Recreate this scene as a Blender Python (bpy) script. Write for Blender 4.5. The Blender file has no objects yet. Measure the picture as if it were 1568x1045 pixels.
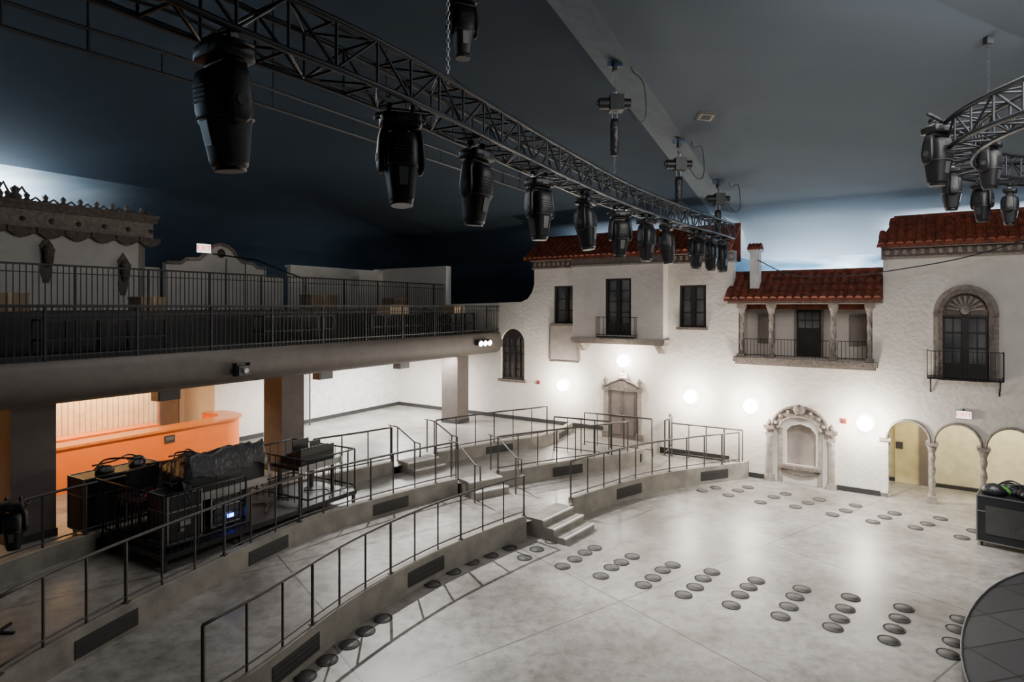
import bpy, math, random
from mathutils import Vector, Matrix, Euler, noise
random.seed(4)
pi=math.pi
# ---------------------------------------------------------------- frames
WO=Vector((-5.0,27.45,0)); WA=math.atan2(-.5685,.823)      # side facade: x along wall, +y behind wall
BO=Vector((-8.7,10.55,0)); BA=math.atan2(.859,.512)        # balcony: x along front, +y set back from front
def wl(s,y=0,z=0): return WO+Vector((s*.823+y*.5685,-s*.5685+y*.823,z))
def bl(q,b=0,z=0): return BO+Vector((q*.512-b*.859,q*.859+b*.512,z))
# ---------------------------------------------------------------- materials
def mat(name,col,rough=.7,metal=0,col2=None,scale=4,bump=0,bscale=30,emit=None,estr=0,detail=6,contrast=(.35,.65)):
    m=bpy.data.materials.new(name); m.use_nodes=True; nt=m.node_tree; b=nt.nodes["Principled BSDF"]
    b.inputs["Base Color"].default_value=(*col,1); b.inputs["Roughness"].default_value=rough; b.inputs["Metallic"].default_value=metal
    tc=nt.nodes.new("ShaderNodeTexCoord")
    if col2 is None: col2=tuple(c*.82 for c in col)
    n=nt.nodes.new("ShaderNodeTexNoise"); n.inputs["Scale"].default_value=scale; n.inputs["Detail"].default_value=detail
    nt.links.new(tc.outputs["Object"],n.inputs["Vector"])
    r=nt.nodes.new("ShaderNodeValToRGB"); r.color_ramp.elements[0].position=contrast[0]; r.color_ramp.elements[1].position=contrast[1]
    r.color_ramp.elements[0].color=(*col2,1); r.color_ramp.elements[1].color=(*col,1)
    nt.links.new(n.outputs["Fac"],r.inputs["Fac"]); nt.links.new(r.outputs["Color"],b.inputs["Base Color"])
    if bump:
        n2=nt.nodes.new("ShaderNodeTexNoise"); n2.inputs["Scale"].default_value=bscale; n2.inputs["Detail"].default_value=4
        nt.links.new(tc.outputs["Object"],n2.inputs["Vector"])
        bp=nt.nodes.new("ShaderNodeBump"); bp.inputs["Strength"].default_value=bump; bp.inputs["Distance"].default_value=.05
        nt.links.new(n2.outputs["Fac"],bp.inputs["Height"]); nt.links.new(bp.outputs["Normal"],b.inputs["Normal"])
    if emit: b.inputs["Emission Color"].default_value=(*emit,1); b.inputs["Emission Strength"].default_value=estr
    return m
STUCCO=mat("stucco",(.76,.71,.645),.85,col2=(.7,.65,.59),scale=3,bump=.32,bscale=8)
PLASTER=mat("plaster_white",(.8,.79,.76),.8)
CREAM=mat("plaster_cream",(.72,.66,.45),.8)
STONE=mat("carved_stone",(.24,.195,.165),.85,col2=(.14,.115,.1),scale=14,bump=.6,bscale=40)
STONE2=mat("cast_stone_light",(.37,.32,.28),.85,col2=(.24,.21,.18),scale=10,bump=.5,bscale=40)
TILE=mat("terracotta_tile",(.26,.058,.025),.75,col2=(.1,.024,.012),scale=5,bump=.3)
WOOD=mat("dark_wood_frame",(.03,.023,.02),.5,col2=(.018,.014,.012))
GLASS=mat("window_glass",(.2,.195,.19),.2,col2=(.08,.08,.085),scale=1.5)
SCREEN=mat("dark_screen_glass",(.015,.015,.02),.2)
DOORM=mat("door_panel_grey",(.2,.165,.15),.6)
IRON=mat("black_iron",(.018,.018,.02),.5,metal=.3)
RAILM=mat("bronze_rail_paint",(.085,.075,.07),.45,metal=.3)
CURB=mat("curb_concrete",(.3,.275,.235),.85,col2=(.2,.185,.16),scale=2.5,bump=.15)
BLACKP=mat("black_plastic",(.010,.010,.012),.45,bump=.05,bscale=80)
GREYP=mat("grey_plastic",(.045,.045,.048),.5)
STEEL=mat("galvanized_steel",(.32,.32,.32),.4,metal=.9)
CHROME=mat("chain_steel",(.35,.35,.37),.35,metal=1)
TRUSSM=mat("dark_truss_paint",(.03,.032,.037),.4,metal=.4)
LENS=mat("lens_glass",(.45,.45,.42),.1,metal=.6)
FASC=mat("balcony_fascia_paint",(.105,.088,.078),.6,col2=(.085,.072,.064))
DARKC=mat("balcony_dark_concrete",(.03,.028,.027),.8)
COLM=mat("column_paint",(.11,.088,.078),.7)
ORANGE=mat("orange_laminate",(.95,.2,.01),.45,col2=(.9,.18,.008))
BARTOP=mat("bar_top",(.8,.22,.03),.3)
BEAD=mat("bar_back_panel",(.85,.72,.52),.6)
CARD=mat("cardboard",(.36,.26,.17),.85)
TAPE=mat("parcel_tape",(.5,.4,.25),.5)
BLACKF=mat("black_fabric",(.016,.016,.019),.4,bump=.5,bscale=12)
BASEB=mat("baseboard_black",(.03,.03,.03),.6)
RED=mat("red_plastic",(.5,.03,.02),.4)
BLUEM=mat("blue_hoist_clamp",(.02,.06,.13),.5)
VENT=mat("dark_vent",(.035,.033,.031),.7)
CAPG=mat("diffuser_cap_grey",(.075,.07,.066),.6)
BULB=mat("lit_globe",(1,1,1),.5,emit=(1,.95,.86),estr=45)
BLUEL=mat("blue_led",(.05,.1,1),.5,emit=(.03,.1,1),estr=30)
EXITW=mat("exit_sign_face",(.9,.9,.9),.5,emit=(1,.93,.9),estr=2.2)
EXITR=mat("exit_letters",(.8,.02,.02),.5,emit=(1,.03,.02),estr=1.5)
LAMPW=mat("emergency_lamp_face",(1,1,1),.4,emit=(1,1,1),estr=20)
PANELG=mat("grey_panel",(.33,.29,.26),.8)
GREEN=mat("green_fabric",(.08,.3,.05),.7)
REDC=mat("red_cable",(.45,.05,.03),.5)
YELL=mat("yellow_panel",(.7,.6,.33),.8)

def concrete():
    m=bpy.data.materials.new("polished_concrete"); m.use_nodes=True; nt=m.node_tree; b=nt.nodes["Principled BSDF"]
    tc=nt.nodes.new("ShaderNodeTexCoord"); mp=nt.nodes.new("ShaderNodeMapping"); mp.inputs["Rotation"].default_value=(0,0,-.62); mp.inputs["Location"].default_value=(1.3,.6,0)
    nt.links.new(tc.outputs["Object"],mp.inputs["Vector"])
    n=nt.nodes.new("ShaderNodeTexNoise"); n.inputs["Scale"].default_value=.5; n.inputs["Detail"].default_value=10; n.inputs["Roughness"].default_value=.66
    nt.links.new(tc.outputs["Object"],n.inputs["Vector"])
    r=nt.nodes.new("ShaderNodeValToRGB"); e=r.color_ramp.elements; e[0].position=.36; e[0].color=(.165,.15,.135,1); e[1].position=.64; e[1].color=(.39,.37,.345,1)
    nt.links.new(n.outputs["Fac"],r.inputs["Fac"])
    n3=nt.nodes.new("ShaderNodeTexNoise"); n3.inputs["Scale"].default_value=5; n3.inputs["Detail"].default_value=10; n3.inputs["Roughness"].default_value=.72
    nt.links.new(tc.outputs["Object"],n3.inputs["Vector"])
    r3=nt.nodes.new("ShaderNodeValToRGB"); r3.color_ramp.elements[0].position=.34; r3.color_ramp.elements[0].color=(.6,.59,.57,1); r3.color_ramp.elements[1].position=.56
    nt.links.new(n3.outputs["Fac"],r3.inputs["Fac"])
    mx=nt.nodes.new("ShaderNodeMix"); mx.data_type='RGBA'; mx.blend_type='MULTIPLY'; mx.inputs[0].default_value=1
    nt.links.new(r.outputs["Color"],mx.inputs[6]); nt.links.new(r3.outputs["Color"],mx.inputs[7])
    br=nt.nodes.new("ShaderNodeTexBrick"); br.offset=0; br.inputs["Scale"].default_value=1; br.inputs["Brick Width"].default_value=4.6; br.inputs["Row Height"].default_value=4.2
    br.inputs["Mortar Size"].default_value=.014; br.inputs["Color1"].default_value=(1,1,1,1); br.inputs["Color2"].default_value=(1,1,1,1); br.inputs["Mortar"].default_value=(.4,.4,.4,1)
    nt.links.new(mp.outputs["Vector"],br.inputs["Vector"])
    mx2=nt.nodes.new("ShaderNodeMix"); mx2.data_type='RGBA'; mx2.blend_type='MULTIPLY'; mx2.inputs[0].default_value=1
    nt.links.new(mx.outputs[2],mx2.inputs[6]); nt.links.new(br.outputs["Color"],mx2.inputs[7])
    nt.links.new(mx2.outputs[2],b.inputs["Base Color"])
    rr=nt.nodes.new("ShaderNodeMapRange"); rr.inputs[3].default_value=.25; rr.inputs[4].default_value=.5
    nt.links.new(n3.outputs["Fac"],rr.inputs[0]); nt.links.new(rr.outputs[0],b.inputs["Roughness"])
    return m
CONC=concrete()
def sky_paint(name,dark,light,scale,lo,hi,fade=None):
    # fade=(vector, offset): cove glow painted as bright cloud fades to shaded blue along that axis (metres)
    m=bpy.data.materials.new(name); m.use_nodes=True; nt=m.node_tree; b=nt.nodes["Principled BSDF"]
    tc=nt.nodes.new("ShaderNodeTexCoord"); mp=nt.nodes.new("ShaderNodeMapping"); mp.inputs["Scale"].default_value=(.35,1,1.3)
    nt.links.new(tc.outputs["Object"],mp.inputs["Vector"])
    n=nt.nodes.new("ShaderNodeTexNoise"); n.inputs["Scale"].default_value=scale; n.inputs["Detail"].default_value=7; n.inputs["Distortion"].default_value=.4
    nt.links.new(mp.outputs["Vector"],n.inputs["Vector"])
    r=nt.nodes.new("ShaderNodeValToRGB"); e=r.color_ramp.elements; e[0].position=lo; e[0].color=(*dark,1); e[1].position=hi; e[1].color=(*light,1)
    nt.links.new(n.outputs["Fac"],r.inputs["Fac"]); b.inputs["Roughness"].default_value=.9
    out=r.outputs["Color"]
    if fade:
        d=nt.nodes.new("ShaderNodeVectorMath"); d.operation='DOT_PRODUCT'; d.inputs[1].default_value=fade[0]
        nt.links.new(tc.outputs["Object"],d.inputs[0])
        mr=nt.nodes.new("ShaderNodeMapRange"); mr.interpolation_type='SMOOTHSTEP'; mr.inputs[1].default_value=fade[1]; mr.inputs[2].default_value=fade[2]
        nt.links.new(d.outputs["Value"],mr.inputs[0])
        mx=nt.nodes.new("ShaderNodeMix"); mx.data_type='RGBA'; nt.links.new(mr.outputs[0],mx.inputs[0]); nt.links.new(out,mx.inputs[6]); mx.inputs[7].default_value=(.018,.034,.052,1); out=mx.outputs[2]
    nt.links.new(out,b.inputs["Base Color"])
    return m
SKYC=sky_paint("sky_cove_paint",(.03,.08,.13),(.36,.45,.5),1.1,.42,.66)
# q = .512x+.859y-4.61 in world coordinates
SKYW=sky_paint("sky_cloud_glow_ceiling",(.2,.27,.33),(.42,.47,.5),.6,.4,.66,((.512,.859,0),4.61+.5,4.61+7.5))  # lighter colour carries the cove glow, dimming along q
SKYV=sky_paint("sky_cloud_glow_wall",(.2,.27,.33),(.42,.47,.5),.6,.4,.66,((1,0,0),.5,7.5))  # same painted-in cove glow on the rear cove wall
CEIL_L=sky_paint("night_sky_ceiling_shaded",(.015,.027,.042),(.021,.036,.055),.5,.4,.7)  # shade of the unlit side put into the ceiling colour
CEIL_R=sky_paint("night_sky_ceiling_lit",(.072,.09,.11),(.086,.105,.127),.4,.4,.7)  # same ceiling, brighter tone painted in for its lit side
BEAM=mat("ceiling_beam_paint",(.115,.138,.157),.8)
def panelblack():
    m=bpy.data.materials.new("stage_black_panels"); m.use_nodes=True; nt=m.node_tree; b=nt.nodes["Principled BSDF"]
    tc=nt.nodes.new("ShaderNodeTexCoord"); mp=nt.nodes.new("ShaderNodeMapping"); mp.inputs["Rotation"].default_value=(0,0,-.25)
    nt.links.new(tc.outputs["Object"],mp.inputs["Vector"])
    br=nt.nodes.new("ShaderNodeTexBrick"); br.offset=0; br.inputs["Scale"].default_value=1; br.inputs["Brick Width"].default_value=1.22; br.inputs["Row Height"].default_value=.7
    br.inputs["Mortar Size"].default_value=.014; br.inputs["Color1"].default_value=(.04,.04,.045,1); br.inputs["Color2"].default_value=(.055,.055,.06,1); br.inputs["Mortar"].default_value=(.005,.005,.005,1)
    nt.links.new(mp.outputs["Vector"],br.inputs["Vector"]); nt.links.new(br.outputs["Color"],b.inputs["Base Color"]); b.inputs["Roughness"].default_value=.5
    return m
STAGE=panelblack()
# ---------------------------------------------------------------- mesh builder
class MB:
    def __init__(s): s.v=[]; s.f=[]; s.m=[]; s.mats=[]; s.sm=[]; s.T=None
    def mi(s,m):
        if m not in s.mats: s.mats.append(m)
        return s.mats.index(m)
    def add(s,vs,fs,m,smooth=False):
        o=len(s.v)
        if s.T is not None: vs=[s.T@Vector(v) for v in vs]
        s.v+= [tuple(v) for v in vs]; k=s.mi(m)
        for f in fs: s.f.append([o+i for i in f]); s.m.append(k); s.sm.append(smooth)
    def box(s,x0,x1,y0,y1,z0,z1,m):
        vs=[(x,y,z) for z in(z0,z1) for y in(y0,y1) for x in(x0,x1)]
        s.add(vs,[(0,2,3,1),(4,5,7,6),(0,1,5,4),(2,6,7,3),(0,4,6,2),(1,3,7,5)],m)
    def cyl(s,p0,p1,r0,m,r1=None,n=8,caps=True,smooth=True):
        p0=Vector(p0);p1=Vector(p1); r1=r0 if r1 is None else r1
        d=(p1-p0).normalized(); a=Vector((0,0,1)) if abs(d.z)<.9 else Vector((1,0,0))
        u=d.cross(a).normalized(); w=u.cross(d) 
        vs=[]
        off=pi/n
        for p,r in((p0,r0),(p1,r1)):
            for i in range(n):
                t=2*pi*i/n+off; vs.append(p+u*math.cos(t)*r+w*math.sin(t)*r)
        fs=[(i,n+i,n+(i+1)%n,(i+1)%n) for i in range(n)]
        s.add(vs,fs,m,smooth and n>4)
        if caps: s.add(vs,[tuple(range(n)),tuple(range(2*n-1,n-1,-1))],m)
    def path(s,pts,r,m,n=6,closed=False):
        P=[Vector(p) for p in pts]; N=len(P); vs=[]; u=None
        for i,p in enumerate(P):
            a=P[(i-1)%N] if (closed or i>0) else p; b=P[(i+1)%N] if (closed or i<N-1) else p
            d=(b-a).normalized()
            if u is None:
                h=Vector((0,0,1)) if abs(d.z)<.9 else Vector((1,0,0)); u=d.cross(h).normalized()
            u=(u-d*u.dot(d)).normalized(); w=d.cross(u)
            for k in range(n):
                t=2*pi*k/n+pi/n; vs.append(p+u*math.cos(t)*r+w*math.sin(t)*r)
        fs=[]
        for i in range(N if closed else N-1):
            j=(i+1)%N
            for k in range(n): fs.append((i*n+k,i*n+(k+1)%n,j*n+(k+1)%n,j*n+k))
        if not closed: fs.append(tuple(range(n-1,-1,-1))); fs.append(tuple((N-1)*n+k for k in range(n)))
        s.add(vs,fs,m,n>4)
    def lathe(s,prof,c,m,n=16,axis=None):
        c=Vector(c); vs=[]
        R=Matrix.Identity(3) if axis is None else Vector((0,0,1)).rotation_difference(Vector(axis)).to_matrix()
        for r,z in prof:
            for i in range(n): t=2*pi*i/n; vs.append(c+R@Vector((r*math.cos(t),r*math.sin(t),z)))
        fs=[]
        for j in range(len(prof)-1):
            for i in range(n): fs.append((j*n+i,j*n+(i+1)%n,(j+1)*n+(i+1)%n,(j+1)*n+i))
        fs.append(tuple(range(n-1,-1,-1))); fs.append(tuple((len(prof)-1)*n+i for i in range(n)))
        s.add(vs,fs,m,True)
    def loft(s,secs,m,n=20,p=3.0):
        vs=[]
        for cx,cy,z,rx,ry in secs:
            for i in range(n):
                t=2*pi*i/n; c=math.cos(t); q=math.sin(t)
                vs.append((cx+rx*math.copysign(abs(c)**(2/p),c),cy+ry*math.copysign(abs(q)**(2/p),q),z))
        fs=[]
        for j in range(len(secs)-1):
            for i in range(n): fs.append((j*n+i,j*n+(i+1)%n,(j+1)*n+(i+1)%n,(j+1)*n+i))
        fs.append(tuple(range(n-1,-1,-1))); fs.append(tuple((len(secs)-1)*n+i for i in range(n)))
        s.add(vs,fs,m,True)
    def prism(s,pts,z0,z1,m,mtop=None):
        n=len(pts); vs=[(x,y,z0) for x,y in pts]+[(x,y,z1) for x,y in pts]
        s.add(vs,[(i,(i+1)%n,n+(i+1)%n,n+i) for i in range(n)],m)
        s.add([(x,y,z1) for x,y in pts],[tuple(range(n))],mtop or m)
    def plate(s,outline,holes,y0,y1,m):
        cu=bpy.data.curves.new("tmp","CURVE"); cu.dimensions='2D'; cu.fill_mode='BOTH'; cu.extrude=abs(y1-y0)/2
        for lp in [outline]+list(holes):
            sp=cu.splines.new('POLY'); sp.points.add(len(lp)-1)
            for i,(x,z) in enumerate(lp): sp.points[i].co=(x,z,0,1)
            sp.use_cyclic_u=True
        ob=bpy.data.objects.new("tmp",cu); me=bpy.data.meshes.new_from_object(ob)
        ym=(y0+y1)/2
        s.add([(v.co.x,ym-v.co.z,v.co.y) for v in me.vertices],[tuple(p.vertices) for p in me.polygons],m)
        bpy.data.objects.remove(ob); bpy.data.curves.remove(cu); bpy.data.meshes.remove(me)
    def mesh(s,name):
        me=bpy.data.meshes.new(name); me.from_pydata(s.v,[],s.f)
        for m in s.mats: me.materials.append(m)
        me.polygons.foreach_set("material_index",s.m); me.polygons.foreach_set("use_smooth",s.sm)
        me.update(); return me
    def obj(s,name,frame=None,loc=(0,0,0),rz=0,parent=None):
        ob=bpy.data.objects.new(name,s.mesh(name)); bpy.context.collection.objects.link(ob)
        place(ob,frame,loc,rz)
        if parent: ob.parent=parent
        return ob
def place(ob,frame=None,loc=(0,0,0),rz=0):
    if frame=='W': ob.location=wl(*loc); ob.rotation_euler=(0,0,WA+rz)
    elif frame=='B': ob.location=bl(*loc); ob.rotation_euler=(0,0,BA+rz)
    else: ob.location=loc; ob.rotation_euler=(0,0,rz)
def inst(me,name,frame=None,loc=(0,0,0),rz=0,sc=1):
    ob=bpy.data.objects.new(name,me); bpy.context.collection.objects.link(ob); place(ob,frame,loc,rz); ob.scale=(sc,)*3; return ob
def rect(x0,z0,x1,z1): return [(x0,z0),(x1,z0),(x1,z1),(x0,z1)]
def arch(x0,z0,x1,zs,n=14,rise=None):
    c=(x0+x1)/2; r=(x1-x0)/2; rise=rise or r
    return [(x0,z0),(x1,z0)]+[(c+r*math.cos(pi*i/n),zs+rise*math.sin(pi*i/n)) for i in range(n+1)]
def catmull(P,step=.3):
    P=[Vector((*p,0)) if len(p)==2 else Vector(p) for p in P]; out=[]
    for i in range(len(P)-1):
        a=P[i-1] if i>0 else P[i]*2-P[i+1]; b=P[i]; c=P[i+1]; d=P[i+2] if i+2<len(P) else P[i+1]*2-P[i]
        for k in range(12):
            t=k/12; out.append(.5*((2*b)+(c-a)*t+(2*a-5*b+4*c-d)*t*t+(-a+3*b-3*c+d)*t**3))
    out.append(P[-1]); return resample(out,step)
def resample(P,step=None,n=None):
    L=[0]
    for i in range(1,len(P)): L.append(L[-1]+(P[i]-P[i-1]).length)
    if n is None: n=max(2,int(round(L[-1]/step))+1)
    res=[]; j=0
    for k in range(n):
        t=L[-1]*k/(n-1)
        while j<len(L)-2 and L[j+1]<t: j+=1
        f=(t-L[j])/max(1e-9,L[j+1]-L[j]); res.append(P[j].lerp(P[j+1],min(1,f)))
    return res
# ---------------------------------------------------------------- FLOOR + TERRACES
c1=catmull([(-3.6,-3),(-4.1,1),(-4.15,4.5),(-3.72,7.0),(-3.23,8.2),(-2.5,10.1),(-1.5,11.8),(-.35,13.2),(.41,14.0),(1.35,15.05),(3.4,16.9),(5.2,17.95),(6.93,18.68),(7.25,18.98)],.25)
c2=catmull([(-5.6,-3),(-6.1,1),(-6.2,4.5),(-6.1,7.2),(-5.87,8.6),(-5.3,10.3),(-4.35,12.6),(-3.3,14.05),(-1.6,15.75),(-.3,16.6),(1.3,17.55),(3.78,18.95),(4.9,20.55)],.25)
c3=catmull([(-8.2,-3),(-8.9,2),(-8.9,6.5),(-8.34,10.0),(-7.3,12.2),(-5.2,14.9),(-3.9,16.1),(-2.3,17.7),(-.5,19.2),(1.19,20.4),(2.2,22.45)],.25)
re=[bl(-16,5.6),bl(16.41,5.55)]
mb=MB(); mb.add([(-30,-8,0),(30,-8,0),(30,30,0),(-30,30,0)],[(0,1,2,3)],CONC); mb.obj("floor")
def strip(a,b,z,m,name,n=80):
    A=resample(a,n=n);B=resample(b,n=n); mb=MB()
    vs=[(p.x,p.y,z) for p in A]+[(p.x,p.y,z) for p in B]
    mb.add(vs,[(i,i+1,n+i+1,n+i) for i in range(n-1)],m)
    mb.obj(name)
strip(c1,c2,.36,CONC,"floor_terrace_lower")
strip(c2,c3,.66,CONC,"floor_terrace_middle")
strip(c3,re,.86,CONC,"floor_terrace_upper")
def offs(P,d):
    out=[]
    for i,p in enumerate(P):
        a=P[max(0,i-1)]; b=P[min(len(P)-1,i+1)]; t=(b-a).normalized(); out.append(p+Vector((-t.y,t.x,0))*d)
    return out
def curb(P,z0,z1,w,name):
    O=offs(P,w); n=len(P); mb=MB()
    vs=[]
    for p,o in zip(P,O): vs+=[(p.x,p.y,z0),(p.x,p.y,z1),(o.x,o.y,z1),(o.x,o.y,z0)]
    fs=[]
    for i in range(n-1):
        for k in range(4): fs.append((i*4+k,i*4+(k+1)%4,(i+1)*4+(k+1)%4,(i+1)*4+k))
    fs+=[(3,2,1,0),((n-1)*4,(n-1)*4+1,(n-1)*4+2,(n-1)*4+3)]
    mb.add(vs,fs,CURB)
    k=7
    while k<n-5:
        a=P[k];b=P[min(n-1,k+4)]; d=(b-a); L=d.length
        if z1-z0>.2:
            mb.T=Matrix.Translation(a)@Matrix.Rotation(math.atan2(d.y,d.x),4,'Z'); h=z1-z0
            mb.box(0,L,-.012,.02,z0+h*.22,z1-h*.25,VENT)
            for zz in(.3,.45,.6): mb.box(0,L,-.02,-.01,z0+h*zz,z0+h*zz+.012,BASEB)
            mb.T=None
        k+=13
    return mb.obj(name)
def split(P,gaps):
    segs=[];cur=[]
    for p in P:
        if any((p-Vector((gx,gy,0))).length<gr for gx,gy,gr in gaps):
            if len(cur)>1: segs.append(cur)
            cur=[]
        else: cur.append(p)
    if len(cur)>1: segs.append(cur)
    return segs
G1=[(.85,14.52,.72)]; G2=[(-.85,16.25,.6)]; G3=[(-2.65,17.4,.6)]
for s in split(c1,G1): curb(s,0,.5,.16,"terrace_curb")
for s in split(c2,G2): curb(s,.3,.78,.16,"terrace_curb")
for s in split(c3,G3): curb(s,.6,1.0,.16,"terrace_curb")
def stairs(x,y,ang,w,zb,zt,n,name):
    mb=MB(); d=.29
    for i in range(n):
        h=zb+(zt-zb)*(i+1)/(n+0.0)
        mb.box(-w/2,w/2,-(n-i)*d,.18 if i==n-1 else -(n-i-1)*d,zb,h,CURB)
        mb.box(-w/2,w/2,-(n-i)*d-.012,-(n-i)*d+.03,h-.03,h+.004,PLASTER)
    return mb.obj(name,loc=(x,y,0),rz=ang)
stairs(.85,14.52,math.radians(52),1.25,0,.42,3,"concrete_steps")
stairs(-.85,16.25,math.radians(36),1.05,.36,.74,2,"concrete_steps")
stairs(-2.65,17.4,math.radians(44),1.05,.66,.95,2,"concrete_steps")
def guard(P,zb,H,name,sp=.62,r=.02,m=RAILM,off=.08):
    O=offs(P,off); mb=MB()
    Q=resample(O,step=sp)
    mb.path([Vector((p.x,p.y,zb+H)) for p in O],r*1.25,m)
    mb.path([Vector((p.x,p.y,zb+.09)) for p in O],r*.8,m)
    for i,p in enumerate(Q):
        mb.cyl((p.x,p.y,zb),(p.x,p.y,zb+H),r if i%3 else r*1.3,m,n=4)
        if i%3==0: mb.box(p.x-.05,p.x+.05,p.y-.05,p.y+.05,zb,zb+.012,m)
    return mb.obj(name)
def cut(P,y0,y1): return [p for p in P if y0<=p.y<=y1]
for s in split(cut(c1,7.3,18.7),G1): guard(s,.5,.9,"guard_rail")
for s in split(cut(c2,7.3,18.9),[(-.85,16.25,.6)]): guard(s,.78,.93,"guard_rail")
for s in split(cut(c3,9.2,20.5),[(-2.65,17.4,.6),(-5.8,14.2,1.2)]): guard(s,1.0,.92,"guard_rail",sp=.75)
def handrail(x,y,ang,w,zb,drop,name):
    mb=MB()
    for sx in(-w/2-.05,w/2+.05):
        pts=[(sx,.5,zb+.95),(sx,.05,zb+.95),(sx,-.75,zb+.95-drop),(sx,-1.0,zb+.95-drop),(sx,-1.0,zb+.6-drop)]
        mb.path(pts,.02,RAILM)
        for yy,z0,z1 in((.4,zb,zb+.95),(.05,zb,zb+.95),(-.75,zb-drop,zb+.95-drop)): mb.cyl((sx,yy,z0),(sx,yy,z1),.02,RAILM,n=4)
    mb.obj(name,loc=(x,y,0),rz=ang)
handrail(-.85,16.25,math.radians(36),1.15,.74,.38,"stair_handrail")
handrail(-2.65,17.4,math.radians(44),1.15,.95,.29,"stair_handrail")
for pts,zb in(([(2.35,20.4),(3.3,19.8),(4.3,19.2)],.66),([(5.1,19.9),(6.0,19.35),(6.95,18.75)],.4),([(5.05,20.2),(5.0,19.7),(4.6,19.0)],.66),([(1.3,19.6),(1.9,19.3),(2.9,18.75)],.66)):
    guard([Vector((*p,0)) for p in pts],zb,1.05,"guard_rail",sp=.5)
D=[(-2.15,10.33),(-2.34,9.92),(-2.50,9.54),(-2.71,9.11),(-2.90,8.71),(-1.49,11.6),(-1.15,12.15),(-.82,12.60),(-.44,12.95),(-.05,13.35),(.26,12.83),(.53,13.28),(.88,13.72),(1.01,12.41),(1.29,12.76),(1.54,13.10),(1.78,13.35),(1.71,11.96),(1.98,12.35),(2.22,12.60),(2.50,12.90),(2.45,11.57),(2.70,11.88),(2.97,12.23),(3.23,12.47),(3.09,11.18),(3.39,11.49),(3.65,11.85),(3.91,12.14),(3.81,10.79),(4.11,11.18),(4.38,11.49),(4.63,11.76),(4.50,10.40),(4.79,10.74),(5.06,11.10),(5.33,11.41),(5.19,10.04),(5.45,10.33),(5.73,10.67),(6.05,11.08),(5.86,9.65),(6.16,10.0),(6.45,10.33),(6.75,10.69),(6.52,9.27),(6.83,9.59),(7.16,9.98),(7.44,10.29),(5.37,17.52),(5.84,17.8),(5.96,17.09),(6.38,17.52),(6.78,17.83),(6.60,16.47),(7.14,16.92),(7.59,17.21),(7.35,16.09),(7.83,16.41),(8.27,16.69),(8.0,15.49),(8.49,15.78),(8.97,16.20),(8.71,14.97),(9.19,15.29),(9.61,15.58),(9.48,14.57),(9.93,14.83),(10.5,15.2),(10.12,13.95),(10.7,14.35)]
mb=MB()
for x,y in D:
    mb.lathe([(.0,.003),(.16,.003),(.16,.012),(.145,.014),(.143,.006),(.0,.006)],(x,y,0),VENT,n=20)
    mb.lathe([(.0,.0065),(.135,.0065),(.135,.010),(0,.010)],(x,y,0),CAPG,n=18)
mb.obj("floor_air_diffuser_covers")
# ---------------------------------------------------------------- STAGE APRON
mb=MB(); front=catmull([(4.9,2.5),(5.25,5.5),(5.9,8.0),(7.5,10.1),(9.6,11.5),(12.5,12.1),(16,12.2)],.4)
pts=[(p.x,p.y) for p in front]+[(16,2.5)]
mb.prism(list(reversed(pts)),0.0,.3,BLACKP,STAGE)
mb.path([(p.x,p.y,.3) for p in front],.02,GREYP)
mb.obj("stage_apron")
# ---------------------------------------------------------------- SIDE FACADE WALL
out=[(-1.6,-.05)]
cols=[18.47,19.53,20.62,21.72,22.8]
for i in range(4):
    x0=cols[i]+.07; x1=cols[i+1]-.07; n=12; c=(x0+x1)/2; r=(x1-x0)/2
    if i==0: out.append((x0,-.05))
    out.append((x0,1.62))
    out+= [(c-r*math.cos(pi*k/n),1.62+r*math.sin(pi*k/n)*1.08) for k in range(1,n)]
    out.append((x1,1.62))
out+=[(cols[4]-.07,-.05),(27,-.05),(27,6.85),(18.42,6.85),(18.42,5.42),(14.41,5.42),(14.41,6.62),(7.1,6.62),(7.1,6.05),(7.0,5.75),(6.8,5.5),(6.5,5.38),(2.73,5.3),(2.73,6.9),(-1.6,6.9)]
holes=[rect(14.58,3.68,18.17,5.28),rect(7.95,4.59,8.94,5.97),rect(12.7,4.54,13.58,5.9),arch(5.55,2.4,6.65,3.8),arch(19.72,3.32,20.76,5.05),
       [(15.93,.52),(16.75,.52),(16.75,1.5),(16.6,1.68),(16.34,1.76),(16.08,1.68),(15.93,1.5)]]
mb=MB(); mb.plate(out,holes,0,.32,STUCCO)
mb.plate(rect(9.0,4.12,12.33,6.62),[rect(10.28,4.24,11.22,6.16)],-.45,-.3,STUCCO)
mb.box(9.0,9.12,-.3,0,4.12,6.62,STUCCO); mb.box(12.21,12.33,-.3,0,4.12,6.62,STUCCO); mb.box(9.0,12.33,-.3,0,4.12,4.2,STUCCO)
mb.obj("wall_right",'W')
mb=MB()
mb.box(8.95,12.4,-.52,0,4.0,4.12,STONE2); mb.box(9.0,12.35,-.47,0,3.93,4.0,STONE)
for x in(9.2,12.15):
    for k in range(4): mb.box(x-.12,x+.12,-.42+k*.09,0,3.93-.07*(k+1),3.93-.07*k,STONE2)
mb.obj("trim_bay_base",'W')
mb=MB()
for x0,x1,z0,z1,y in((7.05,14.45,6.6,6.95,-.1),(18.38,27,6.5,6.84,-.1)):
    mb.box(x0,x1,y,0.3,z0,z0+.05,STONE2); mb.box(x0,x1,y+.05,.3,z0+.05,z1-.06,STONE); mb.box(x0,x1,y-.15,.3,z1-.06,z1,STONE2)
    x=x0+.1
    while x<x1-.1: mb.box(x,x+.09,y,y+.06,z0+.1,z1-.1,STONE2); x+=.2
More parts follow.
